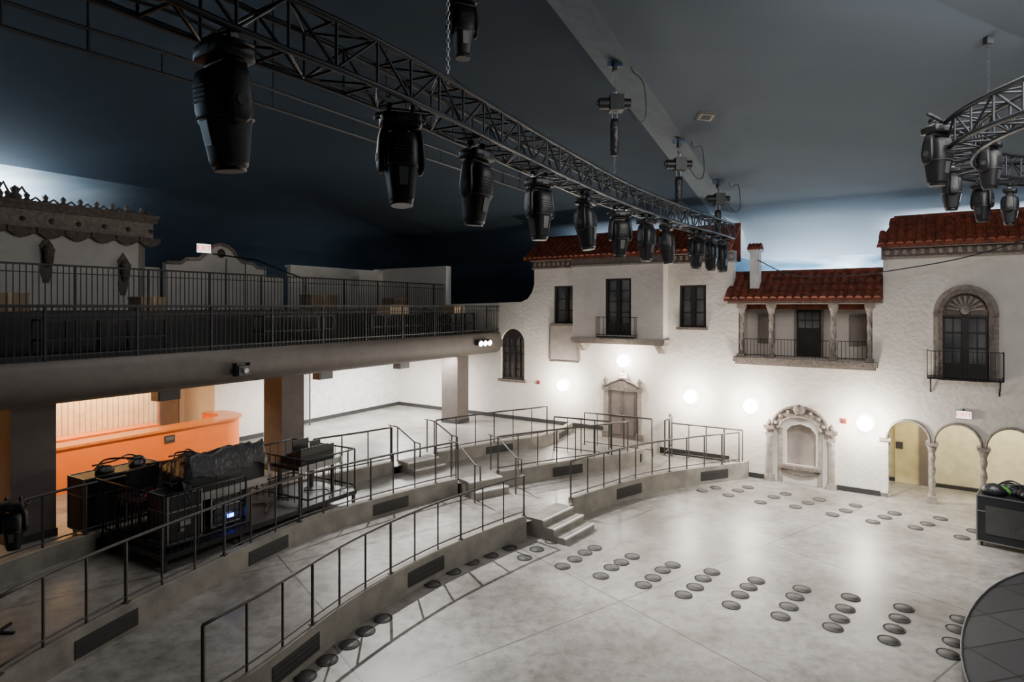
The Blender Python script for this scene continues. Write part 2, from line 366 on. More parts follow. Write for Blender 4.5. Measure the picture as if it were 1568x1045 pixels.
mb.box(8.95,12.4,-.55,-.1,6.6,6.66,STONE2); mb.box(8.98,12.37,-.5,-.1,6.66,6.9,STONE)
mb.box(14.3,18.42,-.18,0,5.3,5.42,STONE)
mb.obj("trim_cornice",'W')
def roof(s0,s1,ye,ze,yr,zr,name,hipL=0):
    mb=MB(); n=int((s1-s0)/.21); w=(s1-s0)/n; rows=4
    dy=yr-ye; dz=zr-ze; L=math.hypot(dy,dz); ny,nz=-dz/L,dy/L
    mb.add([(s0,ye,ze-.05),(s1,ye,ze-.05),(s1,yr,zr-.05),(s0+hipL,yr,zr-.05),(s0,ye,ze+.02),(s1,ye,ze+.02),(s1,yr,zr+.02),(s0+hipL,yr,zr+.02)],
        [(0,1,5,4),(4,5,6,7),(1,2,6,5),(2,3,7,6),(3,0,4,7),(3,2,1,0)],TILE)
    mb.box(s0+hipL,s1,yr-.02,yr+.05,ze-.3,zr,TILE)
    for c in range(n):
        x=s0+w*(c+.5)
        for r in range(rows):
            t0=r/rows; t1=(r+1)/rows+.02
            if hipL and (x-s0)/max(hipL,.01)<t0: continue
            ra=w*.42; rb=w*.36; vs=[]
            for t,rr,lf in((t0,ra,.035),(t1,rb,.01)):
                for k in range(7):
                    a=pi*k/6; h=rr*math.sin(a)*.8+lf
                    vs.append((x+rr*math.cos(a),ye+dy*t+ny*h,ze+dz*t+nz*h))
            mb.add(vs,[(k+1,k,7+k,7+k+1) for k in range(6)]+[tuple(range(7))],TILE,False)
    mb.path([(s0+hipL,yr,zr+.04),(s1,yr,zr+.04)],.08,TILE,n=8)
    mb.obj(name,'W')
roof(7.0,14.5,-.62,6.93,.55,7.75,"clay_tile_roof")
roof(14.25,18.42,-.42,5.42,.55,6.2,"clay_tile_roof")
roof(18.3,27,-.42,6.84,.6,7.62,"clay_tile_roof",hipL=.35)
mb=MB(); mb.box(14.95,15.22,-.15,.12,5.75,6.9,PLASTER); mb.box(14.9,15.27,-.2,.17,6.86,6.94,PLASTER)
for k in range(4): mb.cyl((14.93+k*.1,-.22,6.95),(14.93+k*.1,.0,7.1),.05,TILE,n=8); mb.cyl((14.93+k*.1,.2,6.95),(14.93+k*.1,.0,7.1),.05,TILE,n=8)
mb.obj("roof_chimney",'W')
def window(x0,z0,x1,z1,y,cols=2,rows=3,sill=True,bottom=False):
    mb=MB(); f=.06
    mb.box(x0,x1,y+.1,y+.12,z0,z1,GLASS)
    for a,b,c,d in((x0,x0+f,z0,z1),(x1-f,x1,z0,z1),(x0,x1,z0,z0+f),(x0,x1,z1-f,z1)): mb.box(a,b,y,y+.1,c,d,WOOD)
    m=(x0+x1)/2; mb.box(m-.045,m+.045,y,y+.1,z0,z1,WOOD)
    for side in(0,1):
        a=x0+f if side==0 else m+.045; b=m-.045 if side==0 else x1-f
        zb=z0+f+(.35 if bottom else 0)
        if bottom: mb.box(a,b,y+.03,y+.1,z0+f,zb,WOOD)
        mb.box(a,a+.03,y+.02,y+.1,zb,z1-f,WOOD); mb.box(b-.03,b,y+.02,y+.1,zb,z1-f,WOOD)
        for k in range(1,cols): xx=a+(b-a)*k/cols; mb.box(xx-.014,xx+.014,y+.07,y+.1,zb,z1-f,WOOD)
        for k in range(1,rows): zz=zb+(z1-f-zb)*k/rows; mb.box(a,b,y+.07,y+.1,zz-.018,zz+.018,WOOD)
    if sill: mb.box(x0-.06,x1+.06,y-.2,y+.1,z0-.08,z0,STONE)
    return mb
window(7.95,4.59,8.94,5.97,.08,cols=1).obj("window_1",'W')
mb=window(10.28,4.24,11.22,6.16,-.43,cols=1,rows=4,bottom=True,sill=False)
def balconet(mb,x0,x1,y0,y1,z0,z1,n=10):
    mb.box(x0,x1,y0,y1,z0-.03,z0,IRON)
    for z in(z0+.06,z1): mb.path([(x0,y1,z),(x0,y0,z),(x1,y0,z),(x1,y1,z)],.014,IRON,n=4)
    for k in range(n+1): x=x0+(x1-x0)*k/n; mb.cyl((x,y0,z0),(x,y0,z1),.009,IRON,n=4)
    for x in(x0,x1):
        for k in range(1,3): yy=y0+(y1-y0)*k/3; mb.cyl((x,yy,z0),(x,yy,z1),.009,IRON,n=4)
balconet(mb,10.05,11.45,-.72,-.45,4.2,4.85,10)
mb.obj("window_2",'W')
window(12.7,4.54,13.58,5.9,.08,cols=1).obj("window_3",'W')
mb=MB(); mb.plate(arch(5.55,2.4,6.65,3.8),[arch(5.62,2.47,6.06,3.75,rise=.3),arch(6.14,2.47,6.58,3.75,rise=.3)],.1,.2,WOOD)
mb.plate(arch(5.5,2.35,6.7,3.8),[],.2,.22,GLASS)
for x in(5.84,6.36): mb.box(x-.012,x+.012,.14,.2,2.47,4.0,WOOD)
for k in range(1,5): mb.box(5.62,6.58,.14,.2,2.4+.3*k+.05,2.4+.3*k+.075,WOOD)
mb.box(5.45,6.75,-.08,.1,2.3,2.4,STONE); mb.obj("window_4",'W')
mb=MB()
mb.plate(arch(19.56,3.3,20.92,5.05,rise=.72),[arch(19.76,3.29,20.72,5.05,rise=.5)],-.07,.05,STONE2)
mb.plate(arch(19.66,3.3,20.82,5.05,rise=.61),[arch(19.76,3.29,20.72,5.05,rise=.5)],-.11,-.06,STONE)
mb.plate(arch(19.7,4.98,20.78,5.05,rise=.52),[],.08,.16,STONE)
for k in range(9):
    a=pi*(k+.5)/9; mb.cyl((20.24,.05,5.1),(20.24+.4*math.cos(a),.06,5.1+.38*math.sin(a)),.02,STONE2,r1=.05,n=6)
mb.lathe([(0,0),(.09,.02),(.12,.06),(.09,.1),(0,.12)],(20.24,.05,5.12),STONE2,n=12,axis=(0,-1,0))
for x in(19.62,20.86): mb.box(x-.06,x+.06,-.12,0,4.95,5.05,STONE)
w=window(19.72,3.32,20.76,4.98,.06,cols=2,rows=3,bottom=True,sill=False)
off=len(mb.v); mb.v=mb.v+w.v
for f,mi,sm in zip(w.f,w.m,w.sm): mb.f.append([i+off for i in f]); mb.m.append(mb.mi(w.mats[mi])); mb.sm.append(sm)
balconet(mb,19.43,21.0,-.38,0,3.36,4.06,18)
for x in(19.5,20.93):
    mb.path([(x,0,3.36),(x,-.3,3.3),(x,-.22,3.1),(x,-.05,3.15),(x,-.02,2.95)],.02,IRON)
mb.obj("window_5",'W')
# loggia
mb=MB()
mb.box(14.5,18.25,1.1,1.2,3.6,5.45,STUCCO); mb.box(14.45,14.58,.3,1.15,3.6,5.45,STUCCO); mb.box(18.17,18.3,.3,1.15,3.6,5.45,STUCCO)
mb.box(14.45,18.3,.3,1.2,3.56,3.68,STUCCO); mb.box(14.45,18.3,.3,1.2,5.28,5.36,WOOD)
mb.box(14.45,18.3,-.16,.0,3.52,3.66,STONE); mb.box(14.5,18.25,-.1,0,3.44,3.52,STONE)
def twist(mb,x,yc,h0,h1,r,a,lobes,tw,R=40):
    n=12; vs=[]
    for j in range(R+1):
        for k in range(n):
            t=2*pi*k/n; rr=r+a*math.cos(lobes*t+j*tw); vs.append((x+rr*math.cos(t),yc+rr*math.sin(t),h0+(h1-h0)*j/R))
    mb.add(vs,[(j*n+k,j*n+(k+1)%n,(j+1)*n+(k+1)%n,(j+1)*n+k) for j in range(R) for k in range(n)],STONE2,True)
for x in(14.66,15.52,17.2,18.1):
    h0,h1=3.66,5.3
    mb.box(x-.11,x+.11,-.05,.17,h0,h0+.1,STONE2); mb.box(x-.12,x+.12,-.06,.18,h1-.14,h1+.0,STONE2)
    mb.cyl((x,.06,h1-.32),(x,.06,h1-.14),.07,STONE2,r1=.12,n=12)
    twist(mb,x,.06,h0+.1,h1-.32,.062,.014,3,.55)
for a,b in((14.74,15.42),(15.62,17.1),(17.3,18.02)):
    for z in(3.74,4.22): mb.path([(a,.03,z),(b,.03,z)],.013,IRON,n=4)
    n=int((b-a)/.09)
    for k in range(n+1): x=a+(b-a)*k/n; mb.cyl((x,.03,3.68),(x,.03,4.22),.008,IRON,n=4)
for a,b in((14.98,15.36),(17.55,17.95)):
    mb.box(a-.06,b+.06,1.04,1.1,4.05,4.95,STONE2); mb.box(a,b,1.02,1.06,4.12,4.88,PANELG)
mb.box(16.0,16.8,1.02,1.1,3.68,5.15,STONE2); mb.box(16.06,16.74,1.0,1.06,3.68,5.1,WOOD)
for i in range(3):
    for j in range(2): mb.box(16.12+i*.2,16.12+i*.2+.17,.985,1.0,4.55+j*.26,4.55+j*.26+.22,GLASS)
mb.obj("loggia_balcony",'W')
mb=MB()
for x in cols[:5]:
    mb.box(x-.13,x+.13,-.0,.26,0,.1,STONE2); mb.box(x-.11,x+.11,.02,.24,.1,.18,STONE2)
    mb.box(x-.14,x+.14,-.03,.29,1.52,1.62,STONE2); mb.cyl((x,.13,1.33),(x,.13,1.52),.07,STONE2,r1=.13,n=12)
    twist(mb,x,.13,.18,1.35,.07,.016,2,.6,36)
for i in range(4):
    x0=cols[i]+.07; x1=cols[i+1]-.07; c=(x0+x1)/2; r=(x1-x0)/2
    mb.path([(c-(r+.03)*math.cos(pi*k/14),-.015,1.62+(r+.03)*math.sin(pi*k/14)*1.08) for k in range(15)],.035,STONE2)
mb.obj("arcade_colonnade",'W')
mb=MB(); mb.box(18.3,27,2.0,2.1,0,3,CREAM); mb.box(18.3,18.42,.32,2.05,0,3,CREAM); mb.box(18.3,27,.32,2.1,2.6,2.7,CREAM)
mb.box(18.6,19.5,1.9,2.0,0,2.1,YELL); mb.box(19.2,19.42,1.86,1.9,.0,2.1,DOORM); mb.box(18.62,18.8,1.88,1.9,1.0,1.2,GREYP)
mb.box(18.42,27,1.93,2.0,0,.1,BASEB)
mb.obj("wall_arcade_room",'W')
mb=MB()
zb=.66
mb.box(10.22,11.26,-.02,0.0,zb,2.3,DOORM)
for a,b in((10.24,10.73),(10.75,11.24)):
    mb.box(a,b,-.05,-.02,zb,2.28,DOORM)
    for z0,z1 in((zb+.12,zb+.65),(zb+.75,2.15)):
        mb.box(a+.07,b-.07,-.062,-.05,z0,z1,STONE)
        mb.box(a+.1,b-.1,-.068,-.06,z0+.03,z1-.03,DOORM)
mb.cyl((10.7,-.08,1.65),(10.7,-.08,1.75),.012,STEEL)
for x in(10.1,11.36):
    mb.box(x-.12,x+.12,-.12,0,zb,zb+.22,STONE); mb.box(x-.08,x+.08,-.09,0,zb+.22,2.3,STONE2); mb.box(x-.12,x+.12,-.13,0,2.3,2.42,STONE)
    mb.lathe([(.03,0),(.08,.06),(.05,.12),(.09,.2),(.04,.3),(0,.36)],(x,-.08,2.42),STONE,n=10)
top=[(10.0,2.3),(11.46,2.3),(11.46,2.44),(11.3,2.46),(11.15,2.56),(10.95,2.62),(10.85,2.68),(10.73,2.7),(10.61,2.68),(10.51,2.62),(10.31,2.56),(10.16,2.46),(10.0,2.44)]
mb.plate(top,[],-.1,0,STONE)
mb.path([(x,-.11,z+.02) for x,z in top[2:]],.03,STONE)
mb.obj("door_1",'W')
mb=MB()
arc=[(16.33+.74*math.cos(pi*k/20),1.62+.62*math.sin(pi*k/20)) for k in range(21)]
mb.plate(arc+[(15.75,1.62)]+[(16.33-.55*math.cos(pi*k/16),1.62+.4*math.sin(pi*k/16)) for k in range(17)],[],-.12,0,STONE)
mb.path([(x,-.13,z+.03) for x,z in arc],.045,STONE)
mb.path([(16.33-.56*math.cos(pi*k/16),-.12,1.6+.38*math.sin(pi*k/16)) for k in range(17)],.03,STONE2)
for k in range(7):
    a=pi*(k+.5)/7; mb.lathe([(.0,0),(.07,.02),(.05,.06),(0,.08)],(16.33+.66*math.cos(a),-.1,1.64+.53*math.sin(a)),STONE2,n=8,axis=(0,-1,0))
mb.lathe([(0,0),(.14,.02),(.16,.08),(.08,.14),(0,.16)],(16.33,-.1,2.2),STONE,n=12,axis=(0,-1,0))
for x in(15.5,17.17):
    mb.box(x-.13,x+.13,-.17,0,0,.16,STONE2); mb.box(x-.1,x+.1,-.14,0,1.35,1.45,STONE2); mb.box(x-.15,x+.15,-.17,0,1.56,1.66,STONE)
    mb.cyl((x,-.08,1.45),(x,-.08,1.56),.07,STONE,r1=.12,n=10); mb.cyl((x,-.09,.16),(x,-.09,1.35),.085,STONE2,n=10)
    mb.lathe([(.04,0),(.09,.06),(.05,.13),(0,.2)],(x,-.09,1.66),STONE,n=10)
for x in(15.8,16.87): mb.box(x-.055,x+.055,-.06,0,.0,1.6,STONE2)
mb.box(15.85,16.82,.24,.3,.4,1.8,PANELG)
mb.box(15.78,16.9,-.16,.05,.44,.53,STONE)
mb.path([(15.82,-.08,.42),(16.0,-.09,.32),(16.33,-.1,.27),(16.66,-.09,.32),(16.85,-.08,.42)],.035,STONE)
mb.obj("carved_wall_niche",'W')
mb=MB(); mb.box(7.83,8.97,-.04,0,3.2,4.52,PANELG)
for a,b,c,d in((7.8,7.85,3.18,4.55),(8.95,9.0,3.18,4.55),(7.8,9.0,3.18,3.22),(7.8,9.0,4.5,4.55)): mb.box(a,b,-.06,0,c,d,STONE)
mb.obj("wall_grille_panel",'W')
mb=MB(); mb.box(14.6,15.36,-.03,0,0,.14,BASEB); mb.box(17.3,18.36,-.03,0,0,.14,BASEB); mb.box(11.5,14.3,-.03,0,.3,.55,BASEB); mb.box(0,10,-.03,0,.86,1.0,BASEB)
mb.obj("baseboard_right",'W')
for x,z in((8.45,2.36),(10.82,3.36),(13.13,2.32),(14.97,2.19),(18.0,1.99)):
    mb=MB(); mb.cyl((0,0,0),(0,-.03,0),.09,IRON,n=16); mb.cyl((0,-.03,0),(0,-.1,0),.025,IRON)
    mb.lathe([(.0,-.21),(.1,-.18),(.17,-.1),(.2,0),(.17,.1),(.1,.18),(0,.21)],(0,-.24,0),BULB,n=18)
    ob=mb.obj("globe_sconce",'W',(x,0,z))
    L=bpy.data.lights.new("lamp",'POINT'); L.energy=240 if abs(x-10.82)>.1 else 130; L.color=(1,.92,.8); L.shadow_soft_size=.1
    o=bpy.data.objects.new("lamp_light",L); bpy.context.collection.objects.link(o); o.location=(0,-.56,0); o.parent=ob
def exit_sign(frame,loc,rz=0,sc=1):
    mb=MB(); mb.box(-.17,.17,-.06,0,-.1,.1,EXITW); mb.box(-.18,.18,-.05,0,-.11,.11,GREYP); mb.box(-.02,.02,-.03,0,.1,.16,GREYP)
    ob=mb.obj("exit_sign",frame,loc,rz); ob.scale=(sc,)*3
    cu=bpy.data.curves.new("letters","FONT"); cu.body="EXIT"; cu.size=.17; cu.align_x='CENTER'; cu.align_y='CENTER'; cu.extrude=.003; cu.materials.append(EXITR)
    t=bpy.data.objects.new("letters",cu); bpy.context.collection.objects.link(t); t.parent=ob; t.rotation_euler=(pi/2,0,0); t.location=(0,-.064,0)
exit_sign('W',(10.8,-.12,2.86),0,.9); exit_sign('W',(20.2,0,2.42),0,.95)
for x,z in((7.3,2.36),(17.47,1.97)):
    mb=MB(); mb.box(-.06,.06,-.05,0,-.07,.07,RED); mb.cyl((0,-.05,-.01),(0,-.07,-.01),.035,GREYP,n=12); mb.obj("fire_alarm_strobe",'W',(x,0,z))
mb=MB()
P=[wl(15.2,-.3,6.6),wl(16.2,-.5,6.12),wl(17.6,-.6,6.05),wl(19,-.7,6.2),wl(20.5,-.8,6.5),wl(22.5,-.9,7.2)]
mb.path(catmull(P,.15),.014,BLACKP); mb.obj("draped_cable")
# ---------------------------------------------------------------- CEILING & COVE
def ceil_z(X,Y):
    v=19.75-(.5685*X+.823*Y)
    b=-.859*(X+8.7)+.512*(Y-10.55)
    zr=10.08-.178*(9-v)
    if v<-1: zr=10.08-1.78-((-1-v)/2)**2*1.3
    zl=11.2-.25*(b+2)
    if b>7.5: zl=11.2-9.5*.25-((b-7.5)/2)**2*1.2
    k=.5; h=max(0,min(1,.5+.5*(zl-zr)/k)); z=zl*(1-h)+zr*h-k*h*(1-h)
    if b<-8: z-=.26*min(1,(-8-b)/.85)
    return min(z,13)
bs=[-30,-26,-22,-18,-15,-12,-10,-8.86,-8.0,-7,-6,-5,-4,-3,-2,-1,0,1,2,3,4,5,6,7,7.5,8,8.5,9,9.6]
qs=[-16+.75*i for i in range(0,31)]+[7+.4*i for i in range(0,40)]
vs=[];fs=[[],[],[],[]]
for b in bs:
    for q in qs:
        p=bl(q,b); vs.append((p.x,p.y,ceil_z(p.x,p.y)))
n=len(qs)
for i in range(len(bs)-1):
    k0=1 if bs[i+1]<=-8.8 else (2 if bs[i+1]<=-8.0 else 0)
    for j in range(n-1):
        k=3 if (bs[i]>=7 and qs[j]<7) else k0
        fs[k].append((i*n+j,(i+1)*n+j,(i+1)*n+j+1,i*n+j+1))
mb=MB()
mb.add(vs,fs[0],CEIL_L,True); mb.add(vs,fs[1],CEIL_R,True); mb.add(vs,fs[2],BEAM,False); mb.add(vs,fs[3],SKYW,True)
mb.obj("ceiling")
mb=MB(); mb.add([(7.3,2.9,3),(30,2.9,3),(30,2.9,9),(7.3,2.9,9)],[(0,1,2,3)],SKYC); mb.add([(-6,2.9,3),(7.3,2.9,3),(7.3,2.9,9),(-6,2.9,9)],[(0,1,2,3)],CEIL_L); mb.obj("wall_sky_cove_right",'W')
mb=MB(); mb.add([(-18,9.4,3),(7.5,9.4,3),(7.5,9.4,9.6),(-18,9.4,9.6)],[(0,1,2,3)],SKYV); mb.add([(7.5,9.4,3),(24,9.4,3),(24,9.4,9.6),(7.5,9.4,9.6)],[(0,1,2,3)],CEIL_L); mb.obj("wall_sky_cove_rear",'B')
mb=MB()
p=bl(9.1,-9.6)
def cq(r,dz):
    return [(p.x+sx*r,p.y+sy*r,ceil_z(p.x+sx*r,p.y+sy*r)-dz) for sx,sy in((-1,-1),(-1,1),(1,1),(1,-1))]
mb.add(cq(.2,.02)+cq(.2,-.02),[(0,1,2,3),(0,4,5,1),(1,5,6,2),(2,6,7,3),(3,7,4,0)],GREYP)
mb.add(cq(.15,.03),[(0,1,2,3)],PANELG); mb.add(cq(.1,.035),[(0,1,2,3)],VENT)
mb.obj("ceiling_air_vent")
# ---------------------------------------------------------------- BALCONY
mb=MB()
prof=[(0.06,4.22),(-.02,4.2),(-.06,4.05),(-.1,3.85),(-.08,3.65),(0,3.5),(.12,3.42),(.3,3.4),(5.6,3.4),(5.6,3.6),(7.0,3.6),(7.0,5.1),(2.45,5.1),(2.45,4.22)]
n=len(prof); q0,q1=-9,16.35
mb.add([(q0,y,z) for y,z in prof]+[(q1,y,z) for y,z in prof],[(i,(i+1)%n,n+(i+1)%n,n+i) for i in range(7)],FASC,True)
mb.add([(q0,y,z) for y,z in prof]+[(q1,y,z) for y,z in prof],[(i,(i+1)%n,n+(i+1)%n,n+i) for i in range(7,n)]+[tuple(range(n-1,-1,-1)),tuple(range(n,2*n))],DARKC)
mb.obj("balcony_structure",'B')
def picket(q0,q1,b,z0,H,name):
    mb=MB()
    mb.box(q0,q1,b-.03,b+.03,z0+H-.04,z0+H,IRON); mb.box(q0,q1,b-.015,b+.015,z0+.08,z0+.11,IRON); mb.box(q0,q1,b-.015,b+.015,z0+H-.2,z0+H-.18,IRON)
    n=int((q1-q0)/.115)
    for k in range(n+1):
        x=q0+(q1-q0)*k/n; w=.022 if k%14==0 else .008
        mb.box(x-w,x+w,b-w,b+w,z0,z0+H,IRON)
    return mb.obj(name,'B')
picket(-9,16.2,.03,4.22,1.02,"balcony_guard_rail")
picket(-9,15.9,2.6,5.1,1.03,"balcony_guard_rail")
mb=MB()
mb.box(14.2,15.0,-.2,-.1,3.78,3.98,GREYP)
for x in(14.3,14.6,14.9): mb.cyl((x,-.14,3.88),(x-.03,-.3,3.85),.11,GREYP,n=14); mb.cyl((x-.03,-.3,3.85),(x-.032,-.31,3.849),.1,LAMPW,n=14)
mb.obj("emergency_light",'B')
def proj(name,frame,loc,rz=0):
    mb=MB(); mb.box(-.15,.15,-.14,.1,-.12,.1,GREYP); mb.box(-.18,-.15,-.1,.06,-.14,.16,BLACKP); mb.box(.15,.18,-.1,.06,-.14,.16,BLACKP); mb.box(-.18,.18,-.04,.02,.13,.16,BLACKP)
    mb.cyl((0,-.13,0),(0,-.2,-.01),.06,LENS,n=14); mb.box(-.06,.06,.05,.14,-.05,.05,BLACKP); mb.obj(name,frame,loc,rz)
proj("fascia_projector",'B',(4.45,-.23,3.75)); 
for q,b,z in((3.3,.8,3.25),(7.9,.9,3.25),(11.4,1.0,3.25)):
    mb=MB(); mb.box(-.25,.25,-.14,.14,-.12,.1,BLACKP); mb.box(-.22,.22,-.15,-.14,-.1,.08,GREYP); mb.box(-.03,.03,-.03,.03,.1,.16,BLACKP); mb.obj("soffit_speaker",'B',(q,b,z))
for q,b,z,w,h in((9.9,3.3,5.1,1.1,.5),(13.6,3.2,5.1,.8,.42),(1.2,3.2,5.1,.7,.4),(4.2,3.2,5.1,.6,.35),(11.2,1.2,4.96,.9,.3),(14.6,1.2,4.96,.7,.3)):
    mb=MB(); mb.box(-w/2,w/2,-.3,.3,0,h,CARD); mb.box(-w/2-.01,w/2+.01,-.31,.31,h-.06,h,CARD); mb.box(-.04,.04,-.315,.315,0,h+.004,TAPE); mb.obj("cardboard_box",'B',(q,b,z))
def lshelf(q0,q1,b):
    mb=MB()
    for z in(.35,.74): mb.box(q0,q1,b,b+.45,z-.04,z,BLACKP)
    x=q0
    while x<=q1+.01:
        for y in(b+.02,b+.43): mb.box(x-.02,x+.02,y-.02,y+.02,0,.74,BLACKP)
        x+=(q1-q0)/4
    return mb
for q in(1,6,10,13.3): lshelf(0,2.4,0).obj("drink_rail_table",'B',(q,.97,4.22))
mbc=MB(); mbc.box(-.36,.36,-.36,.36,0,2.54,COLM); mbc.box(-.38,.38,-.38,.38,0,.14,BASEB); mc=mbc.mesh("square_column")
for q in(.72,6.6,14.4): inst(mc,"square_column",'B',(q,.95,.86))
mb=MB()
mb.box(8.9,16.5,5.5,5.6,.8,3.4,PLASTER)
mb.box(8.9,9.0,5.5,7.0,.8,3.4,PLASTER)
mb.box(7.2,9.0,4.9,5.0,.8,3.4,STUCCO); mb.box(8.95,9.0,4.9,5.55,.8,3.4,STUCCO)
mb.box(7.2,7.3,5.0,6.6,.8,3.4,STUCCO); mb.box(5.9,7.3,6.5,6.6,.8,3.4,STUCCO)
mb.box(5.8,5.9,5.6,6.6,.8,3.4,ORANGE)
mb.box(-9,5.9,5.6,5.7,.8,3.4,BEAD)
x=-2.
while x<5.85: mb.box(x,x+.01,5.592,5.6,.8,3.4,CARD); x+=.14
mb.obj("wall_rear",'B')
mb=MB(); mb.box(9.0,16.4,5.46,5.5,.86,1.0,BASEB); mb.box(7.2,8.95,4.86,4.9,.86,1.0,BASEB); mb.obj("baseboard_rear",'B')
mb=MB(); mb.box(6.2,7.0,6.44,6.5,.86,2.9,DOORM); mb.box(6.25,6.95,6.42,6.44,.86,2.85,PANELG); mb.cyl((6.32,6.4,1.85),(6.42,6.4,1.85),.015,STEEL); mb.obj("door_2",'B')
mb=MB(); mb.box(10.1,10.14,5.1,5.14,.86,3.4,GREYP); mb.box(11.1,11.14,5.1,5.14,.86,3.4,GREYP)
for k in range(21): mb.box(10.1+k*.05,10.106+k*.05,5.12,5.126,.86,3.4,GREYP)
for k in range(46): mb.box(10.1,11.14,5.12,5.126,.9+k*.055,.906+k*.055,GREYP)
mb.obj("mesh_partition_screen",'B')
mb=MB()
n=14; R=.85
outb=[(-6,3.4)]+[(6.55+R*math.sin(pi/2*k/n),3.4+R-R*math.cos(pi/2*k/n)) for k in range(n+1)]+[(7.4,5.0),(6.85,5.0),(6.85,4.3),(6.65,4.02),(6.4,3.95),(-6,3.95)]
mb.prism(outb,.86,1.9,ORANGE)
ot=[(x+ (.06 if x>6.6 and y<4.4 or x>7.3 else 0),y-(.06 if y<3.9 else 0)) for x,y in outb]
mb.prism(ot,1.9,1.96,BARTOP)
mb.obj("curved_bar_counter",'B')
mb=MB(); mb.box(.5,5.6,5.1,5.58,.86,1.75,BLACKP); mb.box(.5,5.6,5.05,5.58,1.75,1.8,BARTOP); mb.box(2.6,5.2,5.04,5.06,1.55,1.7,STEEL)
x=.6
while x<5.3: mb.box(x,x+.62,5.08,5.1,.95,1.7,STEEL if int(x*3)%4==0 else GREYP); x+=.68
mb.obj("back_bar_cabinet",'B')
mb=MB(); mb.box(-.14,.14,-.01,.0,-.1,.1,GREYP); mb.box(-.11,.11,-.015,-.01,-.03,.06,STEEL); mb.obj("bar_wall_sign",'B',(4.9,3.39,1.68))
# ---------------------------------------------------------------- UPPER REAR FACADE
mb=MB()
mb.box(-9,5.95,6.5,6.7,5.1,7.9,STUCCO)
mb.box(5.75,5.95,6.5,8.3,5.1,7.9,STUCCO)
mb.box(-9,6.05,6.38,6.7,7.15,7.3,STONE); mb.box(-9,6.2,6.25,6.8,7.75,7.9,STONE); mb.box(-9,6.1,6.32,6.7,7.3,7.75,STONE2)
mb.box(-9,6.25,6.2,6.85,7.9,7.98,STONE)
x=-8.9
while x<5.9:
    mb.lathe([(.05,0),(.09,.05),(.05,.1),(.08,.18),(.0,.26)],(x,6.4,7.96),STONE,n=8)
    mb.path([(x+.08,6.4,8.0),(x+.2,6.4,8.1),(x+.32,6.4,8.0)],.03,STONE,n=5)
    x+=.42
x=-8.8
while x<5.8:
    mb.plate([(x,7.3),(x+.62,7.3)]+[(x+.62-.62*k/8,7.18-.16*math.sin(pi*k/8)) for k in range(9)],[],6.33,6.4,STONE); mb.lathe([(0,0),(.07,.02),(0,.06)],(x+.31,6.34,7.5),STONE,n=10,axis=(0,-1,0)); x+=.66
for k,hh in enumerate((.5,.62,.5,.38)): 
    mb.lathe([(.12,0),(.16,.15*hh/.6),(.08,.3*hh/.6),(.12,.45*hh/.6),(0,hh)],(1.4+k*.4,6.4,7.98),STONE,n=10)
    mb.path([(1.4+k*.4,6.4,8.1),(1.55+k*.4,6.4,8.1+hh*.6),(1.7+k*.4,6.4,8.08)],.04,STONE)
mb.obj("rear_facade_building",'B')
def lantern(q,z):
    mb=MB(); mb.box(-.03,.03,-.2,0,.18,.22,IRON); mb.lathe([(.0,-.34),(.05,-.3),(.07,-.24),(.1,-.22),(.13,.1),(.15,.12),(.05,.26),(0,.3)],(0,-.2,0),STONE,n=8)
    mb.plate([(-.06,-.75),(.06,-.75),(.14,-.45),(.1,0),(.16,.25),(0,.5),(-.16,.25),(-.1,0),(-.14,-.45)],[],-.05,0,STONE); mb.obj("bracket_lantern",'B',(q,6.5,z))
lantern(3.33,6.6); lantern(5.3,6.3)
mb=MB()
g=[(6.6,5.1),(10.3,5.1),(10.3,6.6),(9.9,6.62),(9.75,6.75),(9.3,6.78),(9.1,6.95),(8.95,7.15),(8.75,7.28),(8.5,7.34),(8.25,7.28),(8.05,7.15),(7.9,6.95),(7.7,6.78),(7.25,6.75),(7.1,6.62),(6.6,6.6)]
mb.plate(g,[],6.5,6.7,STUCCO); mb.path([(x,6.48,z) for x,z in g[2:]],.06,STONE2)
mb.box(5.95,6.65,6.9,7.05,5.1,6.45,STUCCO); mb.lathe([(0,0),(.15,.02),(0,.1)],(8.5,6.5,7.02),STONE,n=12,axis=(0,-1,0))
mb.obj("baroque_gable_parapet",'B')
mb=MB(); mb.box(10.3,11.4,6.9,7.05,5.1,6.3,STUCCO); mb.box(11.4,17.2,6.5,6.7,5.1,6.72,STUCCO); mb.box(11.35,17.2,6.44,6.76,6.72,6.8,PLASTER); mb.box(14.5,14.62,6.0,6.5,5.1,6.5,STUCCO); mb.obj("wall_rear_parapet",'B')
exit_sign('B',(7.6,6.15,7.1),0,1.4)
mb=MB(); mb.path([(9.0,3.0,6.1),(8.2,4.3,6.7),(7.6,5.6,6.9)],.025,IRON)
for k in range(5): t=k/4; mb.cyl((9.0-1.2*t,3.0+2.2*t,5.1),(9.0-1.2*t,3.0+2.2*t,6.1+.65*t),.015,IRON,n=4)
mb.obj("balcony_stair_rail",'B')
